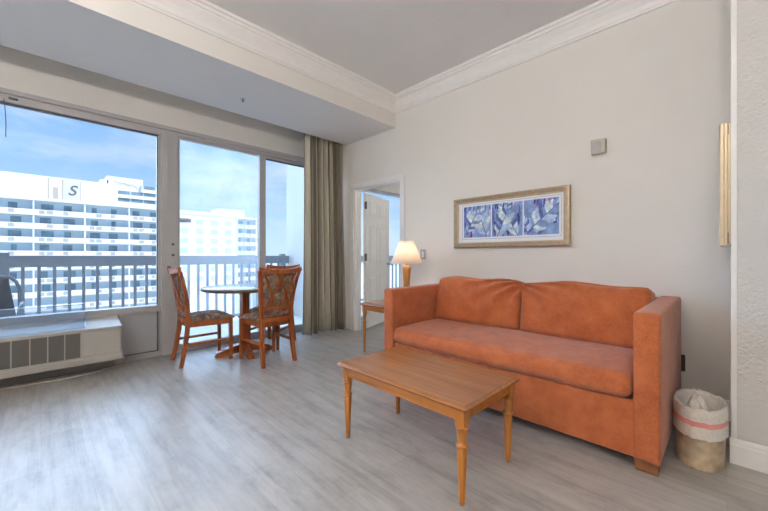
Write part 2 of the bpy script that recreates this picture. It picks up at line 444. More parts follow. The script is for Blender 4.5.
m = MB(); m.box((1.106, FY0 + .036, 1.465), (1.225, FY0 + .049, 1.51), .003); m.build('grey_strip', 'b_lattice', d2)  # grey strip stuck on the sliding glass beside its stile
# bedroom glazing
w3 = thing('window_2', (0, 0, 0), None, None); struct(w3)
m = MB(); m.box((BW0, FY0, BWH - .05), (BW1, FY1, BWH)); m.box((BW0, FY0, 0), (BW0 + .05, FY1, BWH)); m.box((BW1 - .05, FY0, 0), (BW1, FY1, BWH)); m.box((BW0, FY0, 0), (BW1, FY1, .06)); m.box((5.1, FY0, .06), (5.16, FY1, BWH - .05))
m.build('window_frame', 'alu', w3)
m = MB(); m.box((BW0 + .05, FY0 + .045, .06), (BW1 - .05, FY0 + .053, BWH - .05)); m.build('pane', 'glass', w3)
# loose cord hanging from the window head
m = MB(); m.tube([(-.222 + .012 * math.sin(t * 2.2) , FY0 - .012, 2.41 - .32 * t) for t in [i / 10 for i in range(11)]], .0035, 6)
tag(m.build('pull_cord', 'b_ink'), 'short dark cord hanging from the window head above the left pane', 'cord')

# ------------------------------------------------------------------ curtain
m = MB(); m.sm = True
nx, nz = 150, 26
def cpos(u, w):
    x = 2.535 + .63 * u
    ph = u * 2 * PI * 6.5
    amp = .046 + .016 * (1 - w)
    y = 4.07 - .05 * (1 - w) + amp * math.sin(ph + .5 * math.sin(u * 9)) + .010 * math.sin(ph * 2.1 + 1) + .016 * (1 - w) * math.sin(u * 17 + 2)
    x += .012 * math.sin(ph * 2 + .6) + (u - .55) * .08 * (1 - w) ** 2
    return x, y, .012 + w * 2.78
uvs = []
G = [[m.v(cpos(i / nx, j / nz)) for i in range(nx + 1)] for j in range(nz + 1)]
uvl = m.bm.loops.layers.uv.new('UVMap')
for j in range(nz):
    for i in range(nx):
        f = m._f([G[j][i], G[j][i + 1], G[j + 1][i + 1], G[j + 1][i]])
        for l, (a, b) in zip(f.loops, ((i, j), (i + 1, j), (i + 1, j + 1), (i, j + 1))): l[uvl].uv = (a / nx, b / nz)
bmesh.ops.recalc_face_normals(m.bm, faces=m.bm.faces[:])
cur = thing('curtain', (2.845, 4.075, 0), 'floor-length taupe curtain with painted fold shading, drawn aside in the corner by the bedroom door', 'curtain')
me = bpy.data.meshes.new('drape'); m.bm.to_mesh(me); m.bm.free(); me.materials.append(M['curtain'])
dp = bpy.data.objects.new('drape', me); COL.objects.link(dp); dp.parent = cur; dp.location = (-2.845, -4.075, 0)
sd = dp.modifiers.new('thick', 'SOLIDIFY'); sd.thickness = .004; sd.offset = 0
m = MB((2.845, 4.075, 0)); m.box((2.3, 4.06, 2.80), (3.19, 4.09, 2.83)); 
for k in range(8): m.tube([(2.56 + k * .08, 4.075, 2.79), (2.56 + k * .08, 4.075, 2.805)], .008)
m.box((2.6, 4.068, 2.83), (2.63, 4.082, SOF + .24)); m.box((3.1, 4.068, 2.83), (3.13, 4.082, SOF + .24))
m.build('curtain_track', 'alu', cur)

# ------------------------------------------------------------------ air conditioner
ac = thing('air_conditioner', (0, 4.2, 0), 'almond through-wall air conditioner with dark grille under the left window', 'air conditioner')
AX0, AX1 = -.53, .54
m = MB((0, 4.2, 0))
prof = [(4.33, .10), (4.08, .10), (4.055, .115), (4.05, .17), (4.05, .405), (4.06, .425), (4.09, .43), (4.33, .49)]
m.prism(prof, 'x', AX0, AX1); body = m.build('body', 'ac', ac)
m = MB((0, 4.2, 0)); m.box((AX0 + .02, 4.24, 0.0), (AX1 - .03, 4.33, .10)); m.build('base', 'ac_dark', ac)
m = MB((0, 4.2, 0)); m.prism([(4.06, .105), (4.035, .115), (4.03, .165), (4.05, .178)], 'x', AX0 - .004, AX1 + .004)
m.prism([(4.05, .402), (4.036, .406), (4.036, .425), (4.06, .432), (4.06, .405)], 'x', AX0 - .004, AX1 + .004); m.build('front_lip', 'ac', ac)
m = MB((0, 4.2, 0)); m.box((AX0 + .02, 4.044, .182), (.25, 4.052, .402)); m.build('intake_grille', 'grille', ac)
m = MB((0, 4.2, 0))
for k in range(7): 
    x = .25 - .105 * k; m.box((x - .004, 4.042, .18), (x + .004, 4.047, .404))
m.box((AX0 + .02, 4.042, .398), (.25, 4.047, .404))
m.build('grille_bar', 'ac', ac)
m = MB((0, 4.2, 0)); m.box((.262, 4.043, .185), (AX1 - .012, 4.052, .4), .003); m.build('control_door', 'ac', ac)
# discharge deflector, clear
m = MB((0, 4.2, 0))
a, b = (4.075, .436), (4.245, .632)
m.hexa([(AX0 + .02, a[0], a[1]), (.285, a[0], a[1]), (.285, a[0] + .005, a[1]), (AX0 + .02, a[0] + .005, a[1]),
        (AX0 + .02, b[0], b[1]), (.285, b[0], b[1]), (.285, b[0] + .005, b[1]), (AX0 + .02, b[0] + .005, b[1])])
m.box((AX0 + .02, 4.075, .43), (.285, 4.10, .438)); m.tube([(AX0 + .02, b[0], b[1]), (.285, b[0], b[1])], .005)
m.prism([(4.085, .442), (4.25, .478), (4.25, .63)], 'x', .28, .286)
m.build('air_deflector', 'acrylic', ac)['label'] = 'clear acrylic deflector'
m = MB((0, 4.2, 0)); pts = []
for t in range(25):
    s = t / 24; pts.append((-.5 + 1.06 * s, 4.10 + .03 * math.sin(s * 7) + .09 * s ** 3, .008))
pts += [(.60, 4.20, .012), (.61, 4.26, .05)]
m.tube(pts, .006, 6); m.build('power_cord', 'cord', ac)['label'] = 'pale power cord'

# ------------------------------------------------------------------ dining table and chairs
TC = (1.603, 3.80)
tb = thing('dining_table', (*TC, 0), 'small round dining table with grey top on wooden cross base', 'table')
m = MB(); m.lathe([(.415, .712), (.43, .716), (.432, .738), (.425, .742)], n=56); m.build('tabletop', ['darktop'], tb)
m = MB(); m.lathe([(.40, .706), (.42, .706), (.436, .718), (.436, .732), (.431, .736), (.428, .718)], n=56, caps=False); m.build('edge_band', 'edge', tb)
m = MB(); m.post([(0, 0, .05), (0, 0, .12), (0, 0, .64), (0, 0, .70)], [.10, .085, .075, .10], [.10, .085, .075, .10])
m.lathe([(.16, .69), (.17, .70), (.17, .712)], n=24); m.build('column', 'chair_wood', tb)
for k in range(4):
    a = math.radians(171 + 90 * k); c, s = math.cos(a), math.sin(a); q = (-s, c)
    def fp(r, w, z): return (c * r + q[0] * w, s * r + q[1] * w, z)
    m = MB()
    m.rings([[fp(r, -w, z0), fp(r, w, z0), fp(r, w, z1), fp(r, -w, z1)] for r, w, z0, z1 in ((.03, .035, .02, .115), (.12, .033, .018, .10), (.24, .031, .0, .06), (.29, .03, 0, .045), (.30, .025, .005, .035))])
    m.build('foot', 'chair_wood', tb)

def make_chair(label):
    t = thing('dining_chair', (0, 0, 0), label, 'chair', 'dining chairs at the round table')
    for s in (-1, 1):
        m = MB(); m.post([(.215, s * .185, 0), (.215, s * .185, .2), (.21, s * .187, .43)], [.026, .032, .036], [.026, .032, .036]); m.build('front_leg', 'chair_wood', t)
        m = MB(); pts = [(-.245, .172, 0), (-.215, .166, .15), (-.19, .16, .32), (-.18, .158, .45), (-.188, .165, .58), (-.208, .178, .72), (-.238, .197, .85), (-.262, .214, .932)]
        m.post([(x, s * y, z) for x, y, z in pts], [.032, .036, .04, .04, .036, .033, .03, .028], .034); m.build('rear_leg', 'chair_wood', t)
    m = MB(); F = [(-.19, -.155), (.222, -.2), (.222, .2), (-.19, .155)]
    m.prism([(x * .98, y * .985) for x, y in F], 'z', .375, .432); m.build('seat_frame', 'chair_wood', t)
    m = MB(); m.sm = True; n = 14; R = []
    def sp(u, w, z):
        x = -.185 + (w + 1) / 2 * .43; hw = .157 + (w + 1) / 2 * .053
        return (x, u * hw, z)
    for lay in range(2):
        grid = []
        for j in range(n + 1):
            row = []
            for i in range(n + 1):
                u, w = 2 * i / n - 1, 2 * j / n - 1
                d = (1 - abs(u) ** 3.5) * (1 - abs(w) ** 3.5)
                row.append(m.v(sp(u, w, .432 if lay == 0 else .448 + .05 * d)))
            grid.append(row)
        R.append(grid)
        for j in range(n):
            for i in range(n): m._f([grid[j][i], grid[j][i + 1], grid[j + 1][i + 1], grid[j + 1][i]])
    lo, hi = R
    ring = lambda g: [g[0][i] for i in range(n)] + [g[j][n] for j in range(n)] + [g[n][n - i] for i in range(n)] + [g[n - j][0] for j in range(n)]
    a, b = ring(lo), ring(hi)
    for i in range(len(a)): m._f([a[i], a[(i + 1) % len(a)], b[(i + 1) % len(a)], b[i]])
    m.build('seat_cushion', 'floral', t)
    # back: stiles carry a curved top rail, a lower rail, a crossed lattice and an upholstered pad
    def bx(z, y): 
        tt = max(0, (z - .45) / .5); return -.185 - .085 * tt ** 1.3 - .028 * (1 - min(1, (y / .2) ** 2))
    def rib(mb, path, w, th, dx=0.):
        RR = []
        for i, (y, z) in enumerate(path):
            y0, z0 = path[max(i - 1, 0)]; y1, z1 = path[min(i + 1, len(path) - 1)]
            ty, tz = y1 - y0, z1 - z0; l = math.hypot(ty, tz); py, pz = -tz / l, ty / l
            x = bx(z, y) + dx
            RR.append([(x - th / 2, y - py * w / 2, z - pz * w / 2), (x + th / 2, y - py * w / 2, z - pz * w / 2), (x + th / 2, y + py * w / 2, z + pz * w / 2), (x - th / 2, y + py * w / 2, z + pz * w / 2)])
        mb.rings(RR)
    m = MB(); rib(m, [(-.232 + .464 * i / 14, .926 + .024 * abs(2 * i / 14 - 1) ** 2.2) for i in range(15)], .046, .026); m.build('top_rail', 'chair_wood', t)
    m = MB(); rib(m, [(-.158 + .316 * i / 10, .565) for i in range(11)], .032, .022); rib(m, [(-.155 + .31 * i / 10, .45) for i in range(11)], .045, .024); m.build('lower_rail', 'chair_wood', t)
    def sl(y0, y1, bow, dx):
        m = MB(); rib(m, [(y0 + (y1 - y0) * k / 14 + bow * math.sin(PI * k / 14), .56 + .36 * k / 14) for k in range(15)], .019, .011, dx); m.build('lattice_slat', 'chair_wood', t)
    sl(-.125, .055, -.012, -.008); sl(.125, -.055, .012, -.004); sl(-.04, -.175, .012, -.0); sl(.04, .175, -.012, .0)
    m = MB(); m.sm = True
    GG = []
    for j in range(15):
        row = []
        z = .47 + .435 * j / 14
        for i in range(13):
            y = (-1 + 2 * i / 12) * (.142 + .035 * j / 14); row.append((y, z))
        GG.append(row)
    A = [[m.v((bx(z, y) + .012, y, z)) for y, z in row] for row in GG]
    B = [[m.v((bx(z, y) + .022 + .018 * (1 - abs(2 * i / 12 - 1) ** 3) * (1 - abs(2 * j / 14 - 1) ** 3), y, z)) for i, (y, z) in enumerate(row)] for j, row in enumerate(GG)]
    for g in (A, B):
        for j in range(14):
            for i in range(12): m._f([g[j][i], g[j][i + 1], g[j + 1][i + 1], g[j + 1][i]])
    rg = lambda g: [g[0][i] for i in range(12)] + [g[j][12] for j in range(14)] + [g[14][12 - i] for i in range(12)] + [g[14 - j][0] for j in range(14)]
    a, b = rg(A), rg(B)
    for i in range(len(a)): m._f([a[i], a[(i + 1) % len(a)], b[(i + 1) % len(a)], b[i]])
    m.build('back_pad', 'floral', t)
    for s in (-1, 1):
        m = MB(); m.beam((-.205, s * .166, .215), (.213, s * .186, .215), .018, .026); m.build('stretcher', 'chair_wood', t)
    return t
ch = make_chair('lattice-back wooden dining chair left of the round table, beside the window post')
ch.location = (1.205, 3.885, 0); ch.rotation_euler.z = math.radians(-2)
c2 = copy_tree(ch); c2.location = (1.680, 3.405, 0); c2.rotation_euler.z = math.radians(91); c2['label'] = 'lattice-back dining chair in front of the round table, seen from behind'
c3 = copy_tree(ch); c3.location = (2.0, 3.925, 0); c3.rotation_euler.z = math.radians(214); c3['label'] = 'dining chair nearest the curtain, mostly hidden behind another dining chair'

# ------------------------------------------------------------------ turned-leg tables
def turned(h, block, s=1.):
    t = h - block
    return [(.011 * s, 0), (.014 * s, .012), (.0145 * s, .03), (.0165 * s, .034), (.0165 * s, .04), (.0145 * s, .044), (.0225 * s, t * .62), (.0235 * s, t * .70),
            (.019 * s, t * .712), (.019 * s, t * .722), (.0285 * s, t * .735), (.0285 * s, t * .75), (.0175 * s, t * .765), (.0185 * s, t * .80), (.0235 * s, t * .89), (.0245 * s, t * .93), (.0165 * s, t * .95), (.0285 * s, t * .965), (.0285 * s, t * .985), (.02 * s, t)]
def turned_table(name, x0, x1, y0, y1, h, label, inset=.06, thick=.024, block=.075, apron=.055, s=1.):
    cx, cy = (x0 + x1) / 2, (y0 + y1) / 2; hx, hy = (x1 - x0) / 2, (y1 - y0) / 2
    t = thing(name, (cx, cy, 0), label, 'table')
    m = MB(); R = []
    for d, z in ((.012, h - thick), (.003, h - thick + .006), (0, h - thick + .012), (.004, h - .007), (.012, h - .003), (.013, h)):
        a, b = hx - d, hy - d; c = .014
        R.append([(-a, -b + c, z), (-a + c * .3, -b + c * .3, z), (-a + c, -b, z), (a - c, -b, z), (a - c * .3, -b + c * .3, z), (a, -b + c, z),
                  (a, b - c, z), (a - c * .3, b - c * .3, z), (a - c, b, z), (-a + c, b, z), (-a + c * .3, b - c * .3, z), (-a, b - c, z)])
    m.rings(R); m.build('tabletop', 'cherry', t)
    lx, ly = hx - inset, hy - inset
    for sx in (-1, 1):
        for sy in (-1, 1):
            m = MB(); m.lathe(turned(h - thick, block, s), (sx * lx, sy * ly, 0), 18); w = .024 * s
            m.box((sx * lx - w, sy * ly - w, h - thick - block), (sx * lx + w, sy * ly + w, h - thick), .003); m.build('leg', 'cherry_z', t)
    za, zb = h - thick - apron, h - thick
    for sx in (-1, 1):
        m = MB(); m.box((sx * (lx + .008) - .009, -ly + .02, za), (sx * (lx + .008) + .009, ly - .02, zb)); m.build('apron', 'cherry_rail', t)
        m = MB(); m.box((-lx + .02, sx * (ly + .008) - .009, za), (lx - .02, sx * (ly + .008) + .009, zb)); m.build('apron', 'cherry_rail', t)
    return t
turned_table('coffee_table', 1.245, 1.785, .765, 1.650, .447, 'rectangular cherry wood coffee table with turned legs before the orange sofa', .05, s=.98)
turned_table('end_table', 2.515, 3.10, 2.28, 2.925, .557, 'wooden end table under the lamp, between sofa and bedroom door', .05, s=.85)

# ------------------------------------------------------------------ table lamp
LX, LY, LZ = 2.87, 2.515, .557
lp = thing('table_lamp', (LX, LY, LZ), 'lit table lamp with cream cone shade and tapered wood base', 'lamp')
m = MB(); m.lathe([(.075, 0), (.08, .008), (.078, .02), (.045, .03), (.03, .045), (.028, .07), (.03, .09), (.036, .2), (.045, .32), (.052, .385), (.05, .40), (.03, .412), (.014, .42)], n=28); m.build('base', 'maple', lp)
m = MB(); m.tube([(0, 0, .415), (0, 0, .50)], .009, 10); m.build('stem', 'chrome', lp)
m = MB(); m.lathe([(.001, .49), (.018, .50), (.03, .54), (.024, .57), (.001, .585)], n=14, caps=False); m.build('bulb', 'bulb', lp)
m = MB(); n = 48
m.lathe([(.178, .435), (.18, .437), (.076, .69), (.074, .69), (.176, .437)], n=n, caps=False); m.build('lamp_shade', 'shade', lp)
m = MB(); m.tube([(-.075, 0, .683), (.075, 0, .683)], .003, 6); m.tube([(0, -.075, .683), (0, .075, .683)], .003, 6); m.lathe([(.004, .68), (.009, .69), (.006, .71), (.001, .715)], n=10); m.build('finial', 'chrome', lp)
L = bpy.data.lights.new('lamp_bulb_light', 'POINT'); L.energy = 1.5; L.color = (1, .84, .68); L.shadow_soft_size = .03
lo = bpy.data.objects.new('lamp_bulb_light', L); COL.objects.link(lo); lo.location = (LX, LY, LZ + .61)

# ------------------------------------------------------------------ sofa
SX0, SX1, SA, SB = 2.11, 3.165, .225, 2.115
O = (2.64, 1.17, 0)
so = thing('sofa', O, 'rust orange two-cushion sofa with square arms along the right wall', 'sofa')
AW = .112
m = MB(O); m.box((SX0 + .02, SA + AW - .01, .055), (SX1 - .05, SB - AW + .01, .342), .01); m.build('base', 'sofa', so)
def soft_slab(mb, a, b, r, nseg=10, puff=(0, 0, 0)):
    # rounded box with gently bowed faces
    c = [(a[i] + b[i]) / 2 for i in range(3)]; h = [(b[i] - a[i]) / 2 for i in range(3)]
    return cushion(mb, c, h, r, puff, nseg)
def cushion(mb, c, h, r, puff, n=16, rot=None, wrinkle=None):
    # cube sphere-ish: clamp to inner box, push out by r, add bow along each axis
    mb.sm = True
    idx = {}
    def vert(p):
        key = tuple(round(x, 5) for x in p)
        if key in idx: return idx[key]
        q = [p[i] * h[i] for i in range(3)]
        inner = [max(-(h[i] - r), min(h[i] - r, q[i])) for i in range(3)]
        d = Vector([q[i] - inner[i] for i in range(3)])
        w = Vector(inner) + (d.normalized() * r if d.length > 1e-9 else d)
        for i in range(3):
            j, k = (i + 1) % 3, (i + 2) % 3
            w[i] += puff[i] * p[i] * (1 - abs(p[j]) ** 2.2) * (1 - abs(p[k]) ** 2.2)
        if wrinkle: w = wrinkle(Vector(p), w)
        if rot: w = rot @ w
        v = mb.v(Vector(c) + w); idx[key] = v
        return v
    def dist(i):                       # denser toward the ends so the roundings stay smooth
        t = 2 * i / n - 1
        return math.copysign(1 - (1 - abs(t)) ** 1.5, t) if abs(t) < 1 else t
    ts = [dist(i) for i in range(n + 1)]
    for ax in range(3):
        j, k = (ax + 1) % 3, (ax + 2) % 3
        for s in (-1, 1):
            for a in range(n):
                for b in range(n):
                    q = []
                    for (ia, ib) in ((a, b), (a + 1, b), (a + 1, b + 1), (a, b + 1)):
                        p = [0, 0, 0]; p[ax] = s; p[j] = ts[ia]; p[k] = ts[ib]; q.append(vert(p))
                    mb._f(q if s > 0 else q[::-1])
    mb.sm = False
    return mb
for s, y0, y1 in ((0, SA, SA + AW), (1, SB - AW, SB)):
    m = MB(O); soft_slab(m, (SX0, y0, .055), (SX1, y1, .797), .014, 14, (.004, .003, .004)); m.build('arm', 'sofa', so)
m = MB(O); m.box((SX1 - .16, SA + AW - .01, .055), (SX1 - .005, SB - AW + .01, .785), .02); m.build('back', 'sofa', so)
def seatw(p, w):
    w.z += .006 * math.sin(p.y * 7 + 1) * max(0, p.z) * (1 - p.x * p.x)
    if p.x < 0: w.x -= .012 * (1 - p.z * p.z) * math.cos(p.y * 1.4)
    w.z -= .012 * (1 - p.y * p.y) * max(0, -p.x) * .5
    return w
m = MB(O); cushion(m, (2.455, (SA + SB) / 2, .412), (.36, (SB - SA) / 2 - AW - .004, .066), .05, (.012, .0, .012), 30, None, seatw); m.build('seat_cushion', 'sofa', so)
rng = random.Random(3)
def back_cushion(y0, y1, side):
    folds = [(rng.uniform(-.2, 1.), rng.uniform(.35, 1.1), rng.uniform(.5, 1.)) for _ in range(7)]
    def wr(p, w):
        # pulled creases fan out from the top corner next to the other cushion
        yy = p.y * side            # +1 at the seam between the two cushions
        a = math.atan2(1.05 - p.z, 1.15 - yy); rr = math.hypot(1.05 - p.z, 1.15 - yy)
        amp = .022 * math.exp(-((rr - .6) / .75) ** 2)
        f = math.sin(a * 15 + 1.3 * math.sin(rr * 3)) * amp
        f += .013 * math.sin(p.y * 23 + p.z * 4 + 2 * side + 2 * math.sin(p.y * 5)) * max(0, p.z) ** 1.5 * math.exp(-((p.z - .7) / .35) ** 2) * (.6 + .4 * yy)
        if p.x < 0: w.x -= f
        w.z += .008 * math.sin(p.y * 5 + side) * max(0, p.z) - .012 * max(0, p.z) * p.y ** 4
        return w
    m = MB(O)
    R = Matrix.Rotation(math.radians(11), 3, 'Y')
    cushion(m, (2.818, (y0 + y1) / 2, .665), (.105, (y1 - y0) / 2, .204), .034, (.036, .0, .010), 40, R, wr)
    return m.build('back_cushion', 'sofa', so)
back_cushion(SA + AW + .004, 1.172, 1); back_cushion(1.178, SB - AW - .004, -1)
for x, y in ((SX0 + .012, SA + .008), (SX0 + .012, SB - .108), (SX1 - .1, SA + .008), (SX1 - .1, SB - .108)):
    m = MB(O); m.hexa([(x + .008, y + .006, 0), (x + .078, y + .006, 0), (x + .078, y + .094, 0), (x + .008, y + .094, 0), (x, y, .057), (x + .085, y, .057), (x + .085, y + .1, .057), (x, y + .1, .057)])
    m.build('foot', 'cherry', so)

# ------------------------------------------------------------------ wall things
# framed triptych
PY0, PY1, PZ0, PZ1 = .940, 2.10, 1.165, 1.688
pc = thing('framed_picture', (XR, (PY0 + PY1) / 2, (PZ0 + PZ1) / 2), 'long gilt-framed blue leaf triptych hanging above the sofa', 'picture')
PO = (XR, (PY0 + PY1) / 2, (PZ0 + PZ1) / 2)
def mould(mb, x_prof):
    # picture moulding: x_prof list of (inset, depth from wall)
    ringsl = []
    for ins, dep in x_prof:
        ringsl.append([(XR - dep, PY0 + ins, PZ0 + ins), (XR - dep, PY1 - ins, PZ0 + ins), (XR - dep, PY1 - ins, PZ1 - ins), (XR - dep, PY0 + ins, PZ1 - ins)])
    mb.rings(ringsl, caps=False)
m = MB(PO); mould(m, [(.0, .0), (.0, .03), (.006, .038), (.018, .04), (.024, .032), (.030, .032), (.036, .028), (.05, .024), (.05, .012)]); fr = m.build('frame', 'brass', pc)
m = MB(PO); mould(m, [(.044, .024), (.046, .0285), (.052, .0285), (.056, .02), (.056, .012)]); m.build('inner_fillet', 'brass_lt', fr)
m = MB(PO); m.box((XR - .014, PY0 + .045, PZ0 + .045), (XR - .004, PY1 - .045, PZ1 - .045)); m.build('mount', 'mat', pc)
a0, a1, z0, z1 = PY0 + .092, PY1 - .119, PZ0 + .108, PZ1 - .092
m = MB(PO)
for (p, q) in (((a0 - .02, z0 - .02), (a1 + .02, z0 - .017)), ((a0 - .02, z1 + .017), (a1 + .02, z1 + .02)), ((a0 - .02, z0 - .02), (a0 - .017, z1 + .02)), ((a1 + .017, z0 - .02), (a1 + .02, z1 + .02))):
    m.box((XR - .0148, p[0], p[1]), (XR - .0138, q[0], q[1]))
m.build('ruled_line', 'ink2', pc)
def clip_poly(poly, lo, hi):
    for ax, lim, sg in ((0, lo[0], 1), (0, hi[0], -1), (1, lo[1], 1), (1, hi[1], -1)):
        out = []
        for i, p in enumerate(poly):
            q = poly[(i + 1) % len(poly)]
            ip, iq = (p[ax] - lim) * sg >= 0, (q[ax] - lim) * sg >= 0
            if ip: out.append(p)
            if ip != iq:
                t = (lim - p[ax]) / (q[ax] - p[ax]); out.append((p[0] + t * (q[0] - p[0]), p[1] + t * (q[1] - p[1])))
        poly = out
        if len(poly) < 3: return []
    return poly
seg = (a1 - a0 - .024) / 3
rg = random.Random(11)
for k in range(3):                       # k = 0 is the print nearest the sofa's right arm
    y0 = a0 + k * (seg + .012); y1 = y0 + seg
    m = MB(PO); m.mi = 2
    dep = [.0146]
    m.box((XR - dep[0], y0, z0), (XR - .0138, y1, z1))
    def paint(poly, ink):
        poly = clip_poly(poly, (y0, z0), (y1, z1))
        if len(poly) < 3: return
        dep[0] += .000012; m.mi = ink
        m._f([m.v((XR - dep[0], p[0], p[1])) for p in poly])
    for _ in range(16):                  # loose background washes
        cy, cz = rg.uniform(y0, y1), rg.uniform(z0, z1); w, h = rg.uniform(.01, .03), rg.uniform(.04, .12)
        paint([(cy + w * math.cos(t) * rg.uniform(.7, 1.2), cz + h * math.sin(t) * rg.uniform(.7, 1.2)) for t in [i * PI / 6 for i in range(12)]], rg.choice([0, 1, 1, 5, 2, 6]))
    def leaf_shape(by, bz, ang, ln, wd):
        dx, dz = math.cos(ang), math.sin(ang); nxp, nzp = -dz, dx
        def at(u, w): return (by + dx * ln * u + nxp * wd * w, bz + dz * ln * u + nzp * wd * w)
        nf = 11
        for sd in (-1, 1):
            for i in range(nf):
                u = .06 + .86 * i / nf; du = .86 / nf * .92
                wmax = math.sin(PI * min(1, (u + .05)) ** .8) * rg.uniform(.85, 1.1)
                paint([at(u, 0), at(u + du, 0), at(u + du + .14, sd * wmax * .9), at(u + du * .5 + .13, sd * wmax), at(u + .08, sd * wmax * .82)], rg.choice([1, 2, 3, 4, 3, 2, 4, 3]))
        paint([at(0, -.04), at(1, -.01), at(1, .01), at(0, .04)], 0)
    base = [[(.15, -.05, 118, .42, .085), (.95, -.1, 78, .42, .08)], [(.12, -.05, 62, .40, .085), (.85, -.1, 112, .42, .09), (.5, .75, 100, .3, .06)], [(.10, -.1, 70, .45, .1), (.9, .1, 118, .42, .09)]][k]
    if k == 0: base = [(.98, .02, 138, .44, .10), (.75, -.3, 70, .3, .07)]
    for (fy, fz, an, ln, wd) in base: leaf_shape(y0 + fy * seg, z0 + fz * (z1 - z0), math.radians(an), ln, wd)
    for _ in range(5):
        cy = rg.uniform(y0, y1); w = rg.uniform(.004, .01)
        paint([(cy - w, z1), (cy + w, z1), (cy + w * .5 + .01, z1 - rg.uniform(.04, .1)), (cy, z1 - .05)], rg.choice([0, 1, 5]))
    m.build('leaf_print', ['ink%d' % i for i in range(8)], pc)
# picture on the far side of the chase, seen edge-on
m = None
ep = thing('framed_picture', (2.73, -.018, 1.46), 'gilt picture frame seen edge-on at the wall corner right of the sofa', 'picture')
EO = (2.73, -.018, 1.46)
m = MB(EO); e0, e1 = 2.605, 3.10
def emould(prof):
    ringsl = [[(e0 + i, -.018 + d, 1.137 + i), (e1 - i, -.018 + d, 1.137 + i), (e1 - i, -.018 + d, 1.797 - i), (e0 + i, -.018 + d, 1.797 - i)] for i, d in prof]
    m.rings(ringsl, caps=False)
emould([(.004, .014), (.0, .017), (.0, .026), (.003, .028), (.003, .030), (0, .032), (.0, .042), (.005, .048), (.02, .05), (.04, .042), (.05, .03), (.05, .02)])
m.build('frame', 'brass_lt', ep)
m = MB(EO); m.box((e0 + .004, -.018, 1.142), (e1 - .004, -.003, 1.792)); m.build('backing', 'brass_lt', ep)
m = MB(EO); m.box((e0 + .045, .012, 1.18), (e1 - .045, .016, 1.755)); m.build('print', 'mat', ep)
for z in (1.15, 1.735):
    m = MB(EO); m.box((e0 - .001, -.006, z), (e0 + .006, -.002, z + .055)); m.build('clip', 'gasket', ep)
# small wall box
wb = thing('wall_chime_box', (XR, .73, 1.96), 'small beige plastic box high on the wall right of the framed triptych', 'wall box')
WO = (XR, .73, 1.96)
m = MB(WO); m.box((XR - .045, .68, 1.902), (XR, .782, 2.018), .005); m.build('housing', 'device', wb)
m = MB(WO); m.box((XR - .048, .712, 1.925), (XR - .044, .772, 1.995), .001); m.build('cover', 'switch', wb)
# light switch
sw = thing('light_switch', (XR, 2.545, 1.10), 'grey light switch plate on the wall beside the lamp shade', 'light switch')
m = MB((XR, 2.545, 1.10)); m.box((XR - .006, 2.507, 1.04), (XR, 2.583, 1.158), .002); m.build('plate', 'switch', sw)
m = MB((XR, 2.545, 1.10)); m.box((XR - .010, 2.53, 1.066), (XR - .005, 2.56, 1.132), .002); m.build('rocker', 'mat', sw)
ol = thing('wall_outlet', (XR, .243, .325), 'brown wall outlet just right of the sofa back', 'outlet')
m = MB((XR, .243, .325)); m.box((XR - .012, .207, .27), (XR, .28, .385), .003); m.build('plate', 'outlet', ol)
m = MB((XR, .243, .325)); m.box((XR - .03, .225, .30), (XR - .012, .26, .345), .004); m.build('plug', 'gasket', ol)
# sprinkler on the soffit
sk = thing('ceiling_sprinkler', (1.49, 3.575, SOF), 'small chrome sprinkler head on the underside of the soffit', 'sprinkler')
m = MB(); m.lathe([(.026, .002), (.026, -.003), (.015, -.007)], n=18); m.build('escutcheon', 'chrome', sk)
m = MB(); m.lathe([(.007, -.004), (.007, -.018), (.004, -.024), (.012, -.026), (.012, -.028)], n=12); m.build('sprinkler_head', 'hinge', sk)

# ------------------------------------------------------------------ wastebasket
BC = (2.495, .103)
wb2 = thing('wastebasket', (*BC, 0), 'oval tan marbled wastebasket with white plastic bag liner, beside the sofa', 'wastebasket')
AXX, BYY = .168, .103
def oval(r, z, n=40, f=None): return [(AXX * r * math.cos(2 * PI * i / n), BYY * r * math.sin(2 * PI * i / n), z + (f(i) if f else 0)) for i in range(n)]
m = MB(); m.sm = True
m.rings([oval(.93, 0), oval(.945, .006), oval(.945, .012), oval(.93, .016), oval(1.0, .285), oval(.985, .285), oval(.91, .02)], caps=False)
m._f([m.v(p) for p in oval(.93, .002)][::-1]); m._f([m.v(p) for p in oval(.915, .022)])
m.build('bin_body', 'bin', wb2)
m = MB(); m.sm = True; n = 64; q = random.Random(5)
jit = [q.uniform(-1, 1) for _ in range(n)]
sm = [(jit[i - 1] + jit[i] * 2 + jit[(i + 1) % n]) / 4 for i in range(n)]
def ov(r, z, jr, jz): return [(AXX * r * math.cos(2 * PI * i / n) * (1 + jr * sm[i]), BYY * r * math.sin(2 * PI * i / n) * (1 + jr * sm[i]), z + jz * sm[(i * 3) % n]) for i in range(n)]
lr = [ov(1.075, .165, .015, .006), ov(1.07, .195, .015, .004), ov(1.065, .225, .012, .004), ov(1.06, .25, .012, .004), ov(1.055, .28, .015, .004), ov(1.045, .305, .012, .004), ov(.99, .315, .03, .01), ov(.93, .30, .05, .012), ov(.90, .26, .06, .02), ov(.86, .20, .1, .02), ov(.6, .16, .2, .03), ov(.2, .15, .2, .03)]
VR = [[m.v(p) for p in r] for r in lr]
for a, (A, B) in enumerate(zip(VR, VR[1:])):
    m.mi = 1 if a == 2 else 0
    for i in range(n): m._f([A[i], A[(i + 1) % n], B[(i + 1) % n], B[i]])
m.build('bag_liner', ['liner', 'pink'], wb2)
m = MB(); m.sm = True
